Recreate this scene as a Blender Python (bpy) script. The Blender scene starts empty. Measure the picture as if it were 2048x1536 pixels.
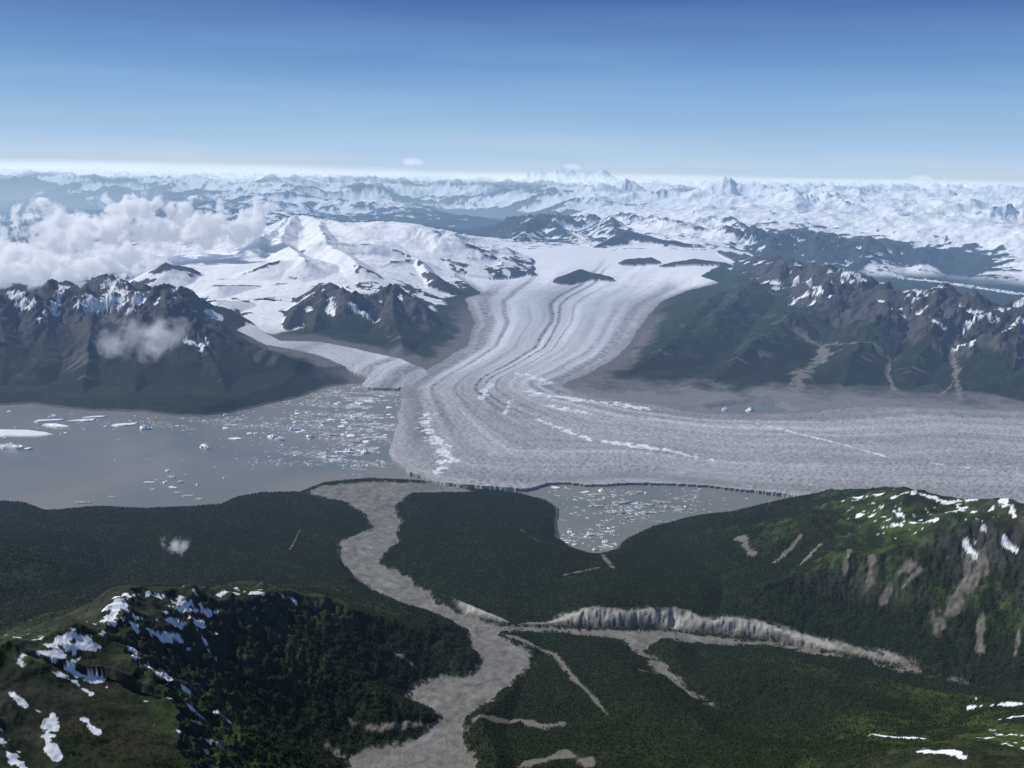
import bpy, math, time, bmesh
import numpy as np
from mathutils import Matrix, Vector
rng=np.random.default_rng(7)
f32=np.float32
# ------------------------------------------------------------------ camera model (survey of landmarks)
F=2010.0; ROLL=math.radians(1.06); PIT=math.atan(423/F); CZ=3.0
cr,sr,cp,sp=math.cos(ROLL),math.sin(ROLL),math.cos(PIT),math.sin(PIT)
def ray(u,v):
    u=np.asarray(u,float); v=np.asarray(v,float)
    du=u-1024; dv=v-768
    a=du*cr+dv*sr; b=dv*cr-du*sr
    y=F*cp-b*sp; z=-(F*sp+b*cp)
    return a/y, z/y
def P(u,v,z):
    t,dz=ray(u,v)
    y=(np.asarray(z,float)-CZ)/dz
    return t*y, y
def PY(u,v,y):
    t,dz=ray(u,v); return (float(t*y),float(y),float(CZ+dz*y))
# ------------------------------------------------------------------ grid
TM=0.68; NC=1361
r=np.concatenate([np.geomspace(2.3,8,640,endpoint=False),np.geomspace(8,20,500,endpoint=False),
                  np.geomspace(20,60,460,endpoint=False),np.geomspace(60,200,240,endpoint=False),np.geomspace(200,700,41)])
NR=len(r)
tt=np.linspace(-TM,TM,NC)
R,T=np.meshgrid(r.astype(f32),tt.astype(f32),indexing='ij')
X=(R*T).astype(f32); Y=R
# ------------------------------------------------------------------ noise
NP=1024
perm=rng.permutation(NP).astype(np.int32)
ang=rng.random(NP)*2*np.pi
GX=np.cos(ang).astype(f32); GY=np.sin(ang).astype(f32)
def noise(x,y,seed=0):
    xf=np.floor(x); yf=np.floor(y)
    xi=xf.astype(np.int32)+seed*131; yi=yf.astype(np.int32)+seed*57
    x=(x-xf).astype(f32); y=(y-yf).astype(f32)
    a=perm[xi&1023]; b=perm[(xi+1)&1023]
    h00=perm[(a+yi)&1023]; h01=perm[(a+yi+1)&1023]
    h10=perm[(b+yi)&1023]; h11=perm[(b+yi+1)&1023]
    u=x*x*x*(x*(x*6-15)+10); v=y*y*y*(y*(y*6-15)+10)
    n00=GX[h00]*x+GY[h00]*y; n10=GX[h10]*(x-1)+GY[h10]*y
    n01=GX[h01]*x+GY[h01]*(y-1); n11=GX[h11]*(x-1)+GY[h11]*(y-1)
    p=n00+u*(n10-n00); q=n01+u*(n11-n01)
    return (p+v*(q-p))*1.5
def fbm(x,y,wl,octv,gain=.5,seed=0):
    s=0;a=1.;tot=0
    for i in range(octv):
        s=s+a*noise(x/wl,y/wl,seed+i); tot+=a; a*=gain; wl*=.48
    return s/tot
def ridged(x,y,wl,octv,gain=.5,seed=0):
    s=0;a=1.;tot=0;w=1.
    for i in range(octv):
        n=1-np.abs(noise(x/wl,y/wl,seed+i)); n=n*n*w
        w=np.clip(n*1.6,0,1)
        s=s+a*n; tot+=a; a*=gain; wl*=.47
    return s/tot
def ss(a,b,x):
    t=np.clip((x-a)/(b-a),0,1); return t*t*(3-2*t)
def lerp(a,b,t): return a+(b-a)*t
# ------------------------------------------------------------------ quarter-res helpers
Q=4
ri=np.arange(0,NR,Q)
if ri[-1]!=NR-1: ri=np.append(ri,NR-1)
ci=np.arange(0,NC,Q)
Xq=X[np.ix_(ri,ci)].astype(np.float64); Yq=Y[np.ix_(ri,ci)].astype(np.float64)
def up(a):
    rr=np.arange(NR); k=np.clip(np.searchsorted(ri,rr,side='right')-1,0,len(ri)-2)
    w=((rr-ri[k])/(ri[k+1]-ri[k])).astype(f32)[:,None]
    b=a[k].astype(f32)*(1-w)+a[k+1].astype(f32)*w
    cc=np.arange(NC); k=np.clip(cc//Q,0,len(ci)-2); w=((cc-ci[k])/Q).astype(f32)[None,:]
    return b[:,k]*(1-w)+b[:,k+1]*w
def segdist(px,py,pts,closed):
    d=np.full(px.shape,1e9); n=len(pts)
    for i in range(n if closed else n-1):
        ax,ay=pts[i]; bx,by=pts[(i+1)%n]
        ex,ey=bx-ax,by-ay; L=ex*ex+ey*ey+1e-12
        t=np.clip(((px-ax)*ex+(py-ay)*ey)/L,0,1)
        d=np.minimum(d,(px-ax-t*ex)**2+(py-ay-t*ey)**2)
    return np.sqrt(d)
def sdf(pts):
    d=segdist(Xq,Yq,pts,True); ins=np.zeros(Xq.shape,bool); n=len(pts)
    for i in range(n):
        ax,ay=pts[i]; bx,by=pts[(i+1)%n]
        if ay==by: continue
        c=((ay>Yq)!=(by>Yq))&(Xq<(bx-ax)*(Yq-ay)/(by-ay)+ax)
        ins^=c
    return np.where(ins,-d,d)
def zg(v): return np.interp(v,[480,500,550,600,650,700,760,850,1000],[1.0,.85,.6,.42,.3,.2,.08,.05,.04])
def W(lst,zf):
    out=[]
    for (u,v) in lst:
        z=zf(v) if callable(zf) else zf
        x,y=P(u,v,z); out.append((float(x),float(y)))
    return out
# ------------------------------------------------------------------ base surface by RBF  (u,v,z,Amp,Snowline)
C=[(0,900,0,0,2),(400,900,0,0,2),(700,850,0,0,2),(-400,900,0,0,2),(0,980,0,0,2),(300,980,0,0,2),(600,930,0,0,2),
(0,1070,.1,.04,2),(300,1060,.08,.04,2),(550,1060,.06,.02,2),(900,1040,.06,.02,2),(1000,1120,.12,.03,2),(1200,1180,.18,.02,2),
(1300,1110,.09,.02,2),(1400,1200,.18,.03,2),(1450,1100,.12,.03,2),(620,1005,.03,0,2),(1000,1010,.04,.01,2),(1200,1050,.0,0,2),(1400,1000,0,0,2),
(300,1150,.12,.04,2),(0,1190,.2,.06,2),(-400,1150,.4,.08,2),(500,1130,.1,.03,2),(650,1160,.1,.02,2),
(700,1090,.03,0,2),(850,1210,.04,0,2),(950,1300,.04,0,2),(900,1500,.02,0,2),(900,1400,.03,0,2),(1100,1262,.05,0,2),(1400,1285,.06,0,2),(1700,1330,.09,0,2),(1950,1385,.14,.02,2),
(1150,1400,.07,.02,2),(1050,1450,.05,.01,2),(1300,1400,.09,.02,2),(1500,1390,.16,.04,1.2),(1700,1400,.28,.05,.9),(2000,1450,.50,.06,.75),(1600,1520,.36,.06,.9),(1900,1530,.64,.08,.75),(1200,1520,.09,.03,2),(2300,1450,.75,.08,.8),
(600,1450,.24,.05,1.4),(400,1500,.38,.06,1.2),(100,1480,.6,.1,.95),(720,1330,.17,.03,1.5),(700,1440,.13,.02,1.5),(760,1510,.06,.01,1.5),
(820,900,.04,0,2),(1000,850,.06,0,2),(1300,900,.05,0,2),(1600,900,.05,0,2),(1900,900,.06,0,2),(2300,960,.07,0,2),(1000,780,.08,0,2),(1000,700,.2,0,2),(1100,650,.3,0,2),(1050,600,.42,0,2),(1200,600,.42,0,2),(1100,550,.6,0,1),(1300,550,.6,0,1),(1200,500,.85,0,.8),(1100,500,.85,0,.8),(1400,525,.8,.0,1.0),
(1200,795,.05,0,2),(1400,800,.04,0,2),(1700,800,.05,0,2),(2000,810,.06,0,2),(2400,830,.06,0,2),(1600,750,.12,.02,1.3),(1640,700,.25,.03,1.1),
(740,730,.17,0,2),(640,697,.3,0,1.2),(540,665,.42,.02,.5),(500,600,.68,.03,.3),(450,540,.92,.04,.3),(350,520,1.0,.1,.4),(600,560,.85,.05,.4),(720,540,1.0,.06,.35),(900,625,.4,.03,.6),(700,500,1.2,.1,.4),(850,460,1.5,.08,.45),(620,450,1.45,.15,.6),(1000,500,.87,.04,.4),(950,545,.66,.03,.3),(880,500,1.05,.08,.3),(1000,560,.56,0,.4),
(0,640,.4,.1,1.0),(200,640,.4,.1,1.0),(0,540,.8,.2,.7),(-400,640,.4,.1,1.0),(200,500,.7,.3,.8),(700,640,.45,.03,1.0),
(1500,700,.2,.05,1.1),(1850,700,.2,.05,1.1),(2300,700,.3,.1,1.1),(1500,600,.6,.05,1.1),
(1850,552,.3,.02,.2),(2040,578,.3,.02,.2),(1700,512,.5,.2,1.3),(1900,530,.45,.15,1.3),(2300,600,.3,.05,.3),(1550,488,.75,.2,1.3),
(1700,450,1.2,.6,.7),(1820,468,1.1,.45,.6),(1950,482,1.0,.45,.6),(2048,500,.95,.45,.6),(1600,430,1.25,.9,.75),(1900,440,1.3,.9,.7),(1450,400,1.3,1.3,.85),(2048,420,1.4,1.3,.75),(2400,440,1.2,1.2,.7),
(1000,445,.05,.05,1.2),(950,442,.05,.1,1.2),(880,440,.3,.7,.95),(1080,462,.75,.4,.95),(1000,472,.65,.2,1.1),(1110,484,.80,.15,.9),(1250,484,.92,.15,.95),(1350,495,.88,.0,.85),(1220,440,1.0,.6,.8),(1320,468,1.0,.3,.8),(1440,484,.9,.3,.75),
(0,412,0,0,1.5),(-300,420,0,0,1.5),(250,410,.2,1.0,1.0),(500,410,.6,1.2,.85),(700,420,.8,1.1,.75),(900,415,.7,1.1,.75),(1150,415,.9,1.1,.75),(300,450,.4,.7,1.0),(0,460,.2,.3,1.2),
(100,378,.8,1.6,1.0),(500,380,1.0,1.7,.9),(800,382,1.1,1.7,.85),(1100,392,1.0,1.6,.85),(1300,388,1.1,1.7,.8),(1600,394,1.3,1.6,.8),(1900,402,1.4,1.6,.8),(-300,376,.7,1.6,1.0),(2400,414,1.3,1.7,.8)]
px=[];py=[];val=[]
for (u,v,z,A,S) in C:
    x,y=P(u,v,z); px.append(x/y); py.append(math.log(y)*.55); val.append((z,A,S))
for (t,y,z,A,S) in [(-.6,2.3,.5,.1,.95),(-.3,2.3,.3,.05,1.5),(0,2.3,.05,.03,2),(.3,2.3,.4,.05,1.2),(.65,2.3,.8,.1,.8),
                    (-.6,150,1.,1.6,1),(-.3,150,1.1,1.6,.9),(0,150,1.1,1.6,.85),(.3,150,1.3,1.7,.8),(.6,150,1.3,1.7,.8),
                    (-.6,270,.9,1.5,.9),(0,270,1.1,1.5,.8),(.6,270,1.1,1.5,.8),(-.6,700,1.1,1.3,1),(0,700,1.1,1.3,1),(.6,700,1.1,1.3,1)]:
    px.append(t); py.append(math.log(y)*.55); val.append((z,A,S))
px=np.array(px,float);py=np.array(py,float);val=np.array(val,float)
def kern(dx,dy): return np.sqrt(dx*dx+dy*dy+.02**2)
n=len(px)
M=np.zeros((n+1,n+1)); M[:n,:n]=kern(px[:,None]-px[None],py[:,None]-py[None]); M[:n,:n]-=np.eye(n)*1e-3
M[n,:n]=1;M[:n,n]=1
sol=np.linalg.solve(M,np.vstack([val,np.zeros((1,3))]))
Tq=Xq/Yq; Lq=np.log(Yq)*.55
acc=np.zeros(Xq.shape+(3,))+sol[n]
for i in range(n): acc+=kern(Tq-px[i],Lq-py[i])[...,None]*sol[i]
Bs=np.maximum(up(acc[...,0]),0); A=np.maximum(up(acc[...,1]),0); S=up(acc[...,2])
# ------------------------------------------------------------------ region outlines
Gpoly=W([(870,962),(815,940),(800,925),(780,900),(785,870),(800,840),(795,815),(808,790),(795,775),(850,745),(890,722),(935,690),(950,645),(930,605),(965,592),(900,560),(990,558),(1060,545),(1000,522),(1040,499),(1100,492),(1140,480),(1180,490),(1210,502),(1420,499),(1440,488),(1500,500),(1530,515),(1500,522),(1440,540),(1400,560),(1440,578),(1380,590),(1320,612),(1290,645),(1262,682),(1232,715),(1170,750),(1120,772),(1160,784),(1230,794),(1300,806),(1400,822),(1500,828),(1600,824),(1700,812),(1800,812),(1900,818),(2048,822),(2700,850),(2700,1130),(2048,1010),(1800,990),(1640,990),(1600,993),(1500,977),(1400,966),(1300,962),(1180,965),(1100,962),(1050,975),(980,972),(925,968)],zg)
Tpoly=W([(500,640),(560,684),(640,680),(720,692),(800,710),(850,733),(858,750),(830,764),(790,771),(735,768),(722,760),(735,750),(690,733),(640,716),(585,704),(530,695),(470,655)],lambda v:np.interp(v,[640,690,710,770],[.55,.32,.24,.08]))
L1=W([(-700,780),(-200,800),(0,812),(60,808),(110,815),(180,822),(280,824),(350,832),(400,834),(460,826),(540,808),(600,795),(650,775),(700,768),(760,770),(830,778),(860,850),(860,900),(900,962),(865,965),(740,957),(640,966),(600,985),(520,985),(470,995),(440,1010),(300,1018),(200,1015),(100,1022),(50,1005),(0,1003),(-300,1000),(-900,1000)],0)
L2=W([(925,960),(1100,950),(1300,950),(1500,960),(1612,993),(1550,1012),(1485,1024),(1400,1032),(1335,1045),(1295,1057),(1252,1077),(1224,1102),(1190,1110),(1148,1097),(1118,1077),(1115,1045),(1120,1020),(1090,1000),(1030,986),(970,982),(900,975)],0)
L4=W([(1415,816),(1480,809),(1550,812),(1585,821),(1560,828),(1440,828)],0)
Rpoly=W([(865,962),(740,959),(640,968),(600,985),(690,1005),(725,1030),(740,1055),(700,1070),(668,1085),(680,1120),(690,1150),(740,1185),(800,1215),(870,1235),(925,1265),(945,1300),(955,1330),(935,1350),(870,1360),(825,1378),(812,1400),(850,1425),(872,1440),(850,1462),(800,1490),(720,1500),(680,1525),(700,1560),(720,1640),(980,1640),(955,1560),(945,1500),(930,1450),(960,1420),(1000,1400),(1050,1350),(1075,1330),(1060,1300),(1000,1272),(1040,1268),(1150,1276),(1240,1284),(1285,1330),(1345,1372),(1400,1410),(1480,1446),(1484,1440),(1410,1398),(1350,1350),(1300,1305),(1330,1282),(1450,1297),(1550,1297),(1700,1325),(1840,1358),(1980,1385),(1975,1378),(1840,1345),(1700,1315),(1550,1286),(1480,1277),(1380,1268),(1310,1260),(1150,1258),(1000,1252),(930,1234),(880,1205),(830,1165),(765,1130),(780,1100),(805,1080),(800,1040),(795,1010),(830,988),(960,985),(925,970)],.03)
sdG=up(sdf(Gpoly)); sdT=up(sdf(Tpoly)); sdL=up(np.minimum(np.minimum(sdf(L1),sdf(L2)),sdf(L4))); sdR=up(sdf(Rpoly))
NB=W([(880,1205),(930,1234),(1000,1252),(1150,1258),(1310,1260),(1380,1268),(1480,1277),(1550,1286),(1700,1315),(1840,1345),(1975,1378)],.03)
EL=W([(1040,497),(990,550),(930,605),(950,645),(935,690),(890,722),(850,745),(795,775),(795,815),(785,870),(780,900),(815,940),(870,962),(1050,975),(1300,962),(1600,993),(2048,1010),(2700,1130)],zg)
ER=W([(1480,507),(1400,560),(1380,590),(1320,612),(1290,645),(1262,682),(1232,715),(1170,750),(1120,772),(1160,784),(1300,806),(1430,822),(1600,824),(1800,812),(2048,822),(2700,850)],zg)
dL=segdist(Xq,Yq,EL,False); dR=segdist(Xq,Yq,ER,False)
cf=up(dL/(dL+dR+1e-6))
# ------------------------------------------------------------------ ridges
RID=[
([(-500,600,1.05),(-200,592,1.08),(0,583,1.08),(70,592,1.03),(130,570,1.12),(170,588,1.03),(215,560,1.15),(260,584,1.05),(305,566,1.17),(340,612,.96),(400,652,.74),(480,684,.53),(580,714,.35),(660,734,.21),(715,755,.1)],.45),
([(305,566,1.17),(290,640,.75),(270,720,.4),(262,800,.06)],.6),([(130,570,1.12),(90,650,.7),(60,730,.35)],.6),([(400,652,.74),(430,720,.4),(450,790,.1)],.55),([(215,560,1.15),(180,660,.65),(170,740,.3),(160,800,.06)],.6),([(0,583,1.08),(10,680,.6),(0,760,.2)],.55),
([(572,650,.5),(650,563,1.0),(700,597,.84),(785,573,.92),(835,607,.74),(888,660,.38)],.6),
([(650,563,1.0),(640,620,.68),(620,670,.38)],.65),([(785,573,.92),(790,640,.58),(800,695,.3)],.6),
([(760,530,1.02),(832,514,1.06),(870,555,.86),(938,592,.5)],.65),
([(1125,556,.66),(1165,540,.76),(1212,552,.66)],.35),
([(1320,618,.5),(1420,592,.74),(1500,565,.9),(1600,526,1.18),(1690,547,1.2),(1740,565,1.08),(1780,585,1.03),(1880,574,1.14),(1960,602,1.03),(2048,596,1.13),(2300,600,1.3)],.38),
([(1420,592,.74),(1350,680,.4),(1260,745,.12),(1250,775,.03)],.3),([(1690,547,1.2),(1600,620,.72),(1500,690,.38),(1440,760,.1),(1430,788,.03)],.33),([(1500,565,.9),(1420,650,.55)],.35),
([(1780,585,1.03),(1740,660,.6),(1700,730,.28),(1680,788,.03)],.38),([(1880,574,1.14),(1860,660,.65),(1830,750,.2),(1830,785,.04)],.4),([(2048,596,1.13),(2000,690,.6),(1990,760,.2),(1990,790,.04)],.4),
([(1190,494,.9),(1255,464,1.25),(1330,478,1.1),(1415,494,.88)],.4),([(1255,520,.84),(1305,515,.9)],.4),([(1335,528,.8),(1390,517,.93),(1450,524,.85)],.38),([(1440,500,.9),(1530,520,.95),(1600,526,1.18)],.3),
([(520,480,1.4),(560,450,1.55),(590,430,1.70),(640,438,1.65),(650,480,1.45),(720,530,1.12)],.5),([(590,430,1.70),(560,480,1.4),(610,520,1.2)],.5),([(650,480,1.45),(760,490,1.3),(832,514,1.06)],.4),
([(640,438,1.65),(720,455,1.57),(850,454,1.62),(930,468,1.40),(1000,495,.93)],.33),
([(330,525,1.15),(385,535,1.0)],.5),([(430,572,.86),(515,572,.8)],.4),([(430,600,.76),(490,600,.72)],.4),([(540,520,1.18),(640,515,1.22)],.45),([(900,520,.97),(925,512,1.0),(935,530,.86)],.4),([(1015,507,.92),(1065,543,.7)],.4),
([(950,457,.8),(1000,445,1.1),(1060,433,1.35),(1100,447,1.15),(1165,484,.85)],.4),([(1060,433,1.35),(1220,424,1.5),(1350,450,1.3),(1480,482,.95)],.3),([(1220,424,1.5),(1230,460,1.15)],.35),([(1060,433,1.35),(1050,475,.95)],.4),([(1350,450,1.3),(1420,440,1.35),(1540,470,1.1)],.35),
([(660,1205,.42),(560,1184,.6),(450,1182,.68),(350,1193,.75),(260,1193,.81),(140,1274,.88),(0,1303,.95),(-250,1350,1.05)],.40),
([(660,1205,.42),(780,1235,.25),(870,1268,.13),(925,1300,.05)],.36),([(350,1193,.75),(300,1330,.62),(200,1460,.55),(50,1560,.5)],.4),([(560,1184,.6),(570,1300,.45),(610,1400,.31),(650,1480,.18)],.35),
([(140,1274,.88),(60,1400,.76),(0,1500,.70)],.4),
([(1480,1035,.1),(1600,1008,.28),(1700,988,.52),(1850,984,.72),(1960,984,.78),(2048,1008,.85),(2400,1060,1.0)],.34),
([(1700,988,.52),(1600,1100,.27),(1500,1180,.17)],.3),([(1850,984,.72),(1760,1110,.4),(1700,1210,.2)],.33),([(1960,984,.78),(1920,1110,.45),(1880,1230,.2)],.34),([(2048,1008,.85),(2060,1200,.42),(2040,1320,.18)],.34),
([(-400,1070,.6),(-100,1090,.42),(60,1120,.28),(150,1150,.15)],.3),
]
RIDW=[( [(*[float(q) for q in P(u,v,z)],z) for (u,v,z) in pts],k) for pts,k in RID]
RIDW+=[([PY(1060,362,125),PY(1125,350,125),PY(1145,348,125),PY(1165,351,125),PY(1230,364,125)],.4),
([PY(1780,380,110),PY(1820,368,110),PY(1840,369,110),PY(1870,374,110),PY(1910,386,110)],.4),
([PY(1380,405,62),PY(1415,390,64),PY(1445,378,65),PY(1490,391,65),PY(1560,402,62)],.4),
([PY(640,402,75),PY(700,388,78),PY(760,384,80),PY(830,392,80)],.32),([PY(1540,412,52),PY(1590,402,50),PY(1640,405,50),PY(1700,417,48)],.4),([PY(1990,418,45),PY(2048,412,46),PY(2150,412,46)],.4),
([PY(150,397,95),PY(210,380,98),PY(300,392,98)],.3),([PY(450,393,90),PY(540,381,92),PY(620,392,92)],.3),([PY(880,394,80),PY(960,384,85),PY(1060,395,82)],.32),([PY(1180,396,70),PY(1260,386,72),PY(1340,400,70)],.35),
([PY(1470,456,34),PY(1560,460,33.5),PY(1640,470,33),PY(1740,484,32.5),PY(1850,500,32),PY(1960,520,31),PY(2060,545,30),PY(2200,575,30)],.30),
([PY(1560,460,33.5),PY(1540,490,30.5)],.33),([PY(1640,470,33),PY(1620,503,29.5)],.33),([PY(1740,484,32.5),PY(1730,518,29)],.33),([PY(1850,500,32),PY(1840,536,28.8)],.33),([PY(1960,520,31),PY(1955,552,28.5)],.33)]
wx=fbm(X,Y,2.2,3,seed=3)*.22; wy=fbm(X,Y,2.2,3,seed=9)*.22
fade=ss(7,10.5,R)
xw=X+wx*lerp(.35,.8,fade); yw=Y+wy*lerp(.35,.8,fade)
hm=np.full(X.shape,-9,f32); al=np.zeros(X.shape,f32); dd=np.zeros(X.shape,f32)
off=0.
for w,k in RIDW:
    for i in range(len(w)-1):
        ax,ay,az=w[i]; bx,by,bz=w[i+1]
        reach=max(az,bz)/k+1
        i0,i1=np.searchsorted(r,[min(ay,by)-reach,max(ay,by)+reach])
        if i1<=i0: continue
        sl=slice(i0,i1)
        ex,ey=bx-ax,by-ay; L2_=ex*ex+ey*ey; L=math.sqrt(L2_)
        qx=xw[sl]-ax; qy=yw[sl]-ay
        t=np.clip((qx*ex+qy*ey)/L2_,0,1).astype(f32)
        d=np.sqrt((qx-t*ex)**2+(qy-t*ey)**2)
        hh=az+(bz-az)*t-k*d
        m=hh>hm[sl]
        hm[sl]=np.where(m,hh,hm[sl]); al[sl]=np.where(m,off+t*L,al[sl]); dd[sl]=np.where(m,d,dd[sl])
        off+=L
    off+=3.7
rel=np.clip(hm-Bs,0,3)
h=Bs+rel
rg=ridged(X+wx*.8,Y+wy*.8,1.5,8,.56,seed=20)
sel=ss(.0,.5,rel)
icz=ss(.8,.55,S)*ss(17,19,Y)*ss(32,28,Y)
nk=lerp(.40,1.,fade)*(1-.45*icz)
h=h+sel*(rg-.5)*.44*nk
gul=1-np.abs(noise(al/.42+wx*2.5+rg*.5,dd/2.5,seed=5)); gul2=1-np.abs(noise(al/.17+wx*4,dd/1.2,seed=6)); gul3=1-np.abs(noise(al/.075+wx*5,dd/.6,seed=8))
gvar=.6+.8*ss(-.4,.4,noise(al/1.3,dd*0,seed=11))
h=h+ss(.05,.35,rel)*ss(.02,.5,dd)*((gul-.8)*.22*gvar+(gul2-.8)*.12+(gul3-.8)*.045)*lerp(.5,1.,fade)*(1-.4*icz)
rgf=ridged(X+wx*3,Y+wy*3,12.,9,.48,seed=40)
farA=A*ss(.12,.5,A)
h=h+farA*(rgf*1.5-.55)
lowA=np.minimum(A,.15)
lf=fbm(X,Y,.9,6,.5,seed=60)
h=h+lowA*lf*1.2
# ------------------------------------------------------------------ floors
rag=fbm(X,Y,.35,4,.6,seed=70)
fin=fbm(X,Y,.06,3,.6,seed=74)
sdGn=sdG+rag*.05; sdTn=sdT+rag*.03; sdRn=sdR+rag*.06+fin*.035+.034; sdLn=sdL+rag*.03
floorI=np.minimum(sdGn,sdTn)
bank=lambda sd,k: np.clip(sd,0,None)*k
isl=ss(.03,.1,rel)*ss(18,20,Y)
lim=Bs+.01+bank(floorI,.6)+ss(.4,2.0,floorI)*1.6+ss(2,3,floorI)*3
h=np.where(isl>.3,h,np.minimum(h,lim))
bed=np.interp(Y,[2,5,7,9.5,9.8],[.03,.04,.035,.012,.008]).astype(f32)
nbx=np.array([p[0] for p in NB]); nby=np.array([p[1] for p in NB])
yl=np.interp(X,nbx,nby).astype(f32)
bluffz=ss(-.42,-.25,X)*ss(-.02,.04,Y-yl)*ss(.6,.4,Y-yl)*ss(3.0,2.2,X)
bh=(.075*ss(2.1,1.35,X)+.012)*(.9+.4*noise(X/.5,Y/2,seed=79))
bgul=((1-np.abs(noise(X/.07+rag*2,Y/.25,seed=77)))*.024+(1-np.abs(noise(X/.03+rag*3,Y/.15,seed=78)))*.012)*(.4+np.clip(noise(X/.4,Y,seed=76),-.4,1))
sdp=np.clip(sdRn,0,None); sdb=np.clip(sdRn-bgul*bluffz,0,None)
kflat=lerp(.5,.2,ss(-.2,.2,X)*(Y<yl))
limR=bed+lerp(kflat*sdp,np.minimum(.8*sdb,bh)+.25*sdp,bluffz)+.25*sdp*sdp
h=np.where((sdRn>0)&(Y<9.5),np.minimum(h,limR),h)
lim=.004+bank(sdLn,.4)+ss(.3,2.,sdLn)*1.4+ss(2,3,sdLn)*3
h=np.minimum(h,np.where(sdLn>0,lim,9))
h=np.maximum(h,.006)
ice=(floorI<0)&(isl<.3)
river=(sdRn<0)&(Y<9.6)&(~ice)
# ice surface
crev=ridged(X*1.0+Y*.35,Y*1.6-X*.5,.085,4,.65,seed=80)
crev2=ridged(X+wx,Y*1.3+wy,.35,4,.6,seed=84)
low=ss(15.5,13,Y)
hi=Bs+ (crev-.5)*.014*(.25+.75*low)+(crev2-.5)*.006*low+fbm(X,Y,1.5,3,seed=86)*.015
hi=np.maximum(hi,.022)+ss(.0,-.5,floorI)*.02*ss(.98,.8,cf)
hi=np.minimum(hi,.032+(crev-.5)*.012+.22*np.clip(sdL+.22,0,None))
h=np.where(ice,hi,h)
brd=fbm(X*1.0,Y*.6,.12,3,.6,seed=90)
h=np.where(river,bed+brd*.003,h)
lake=(sdLn<0)&(~ice)&(~river)
h=np.where(lake,-.003-np.clip(-sdLn,0,.1)*.3,h)
h=h.astype(f32)
# ------------------------------------------------------------------ slope, hollow
dr=np.gradient(r).astype(f32)[:,None]; dt=f32(tt[1]-tt[0])
hr=np.gradient(h,axis=0)/dr; ht=np.gradient(h,axis=1)/dt
gx=ht/R; gy=hr-T/R*ht
slope=np.sqrt(gx*gx+gy*gy)
def blur(a,n,ax):
    a=np.moveaxis(a,ax,0); p=np.concatenate([np.repeat(a[:1],n+1,0),a,np.repeat(a[-1:],n,0)]).astype(np.float64)
    c=np.cumsum(p,0); o=(c[2*n+1:]-c[:-2*n-1])/(2*n+1)
    return np.moveaxis(o,0,ax).astype(f32)
hb=blur(blur(h,8,0),8,1); conc=(hb-h)
slb=blur(blur(slope,2,0),2,1)
def samp(a,x,y):
    fi=np.interp(y,r,np.arange(NR)); fj=np.clip((x/y+TM)/(2*TM)*(NC-1),0,NC-1.001)
    i=np.clip(fi.astype(int),0,NR-2); j=fj.astype(int); u=fi-i; v=fj-j
    return (a[i,j]*(1-u)*(1-v)+a[i+1,j]*u*(1-v)+a[i,j+1]*(1-u)*v+a[i+1,j+1]*u*v)
ys=np.geomspace(2.35,200,2500)
def hit(u,v):
    t,dz=ray(u,v); z=CZ+dz*ys; hh=samp(h,t*ys,ys); k=np.argmax(z<hh)
    if k==0: k=int(np.clip(np.searchsorted(ys,CZ/-min(dz,-1e-3)),0,2499))
    return t*ys[k],ys[k]
def strokes(lst):
    out=np.full(X.shape,9.,f32)
    for pts,wpx in lst:
        w=[hit(u,v) for u,v in pts]
        ymn=min(p[1] for p in w);ymx=max(p[1] for p in w)
        sc=wpx/F*np.mean([p[1] for p in w])
        i0,i1=np.searchsorted(r,[ymn-6*sc,ymx+6*sc])
        d=segdist(X[i0:i1],Y[i0:i1],w,False)/sc
        out[i0:i1]=np.minimum(out[i0:i1],d)
    return out
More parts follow.
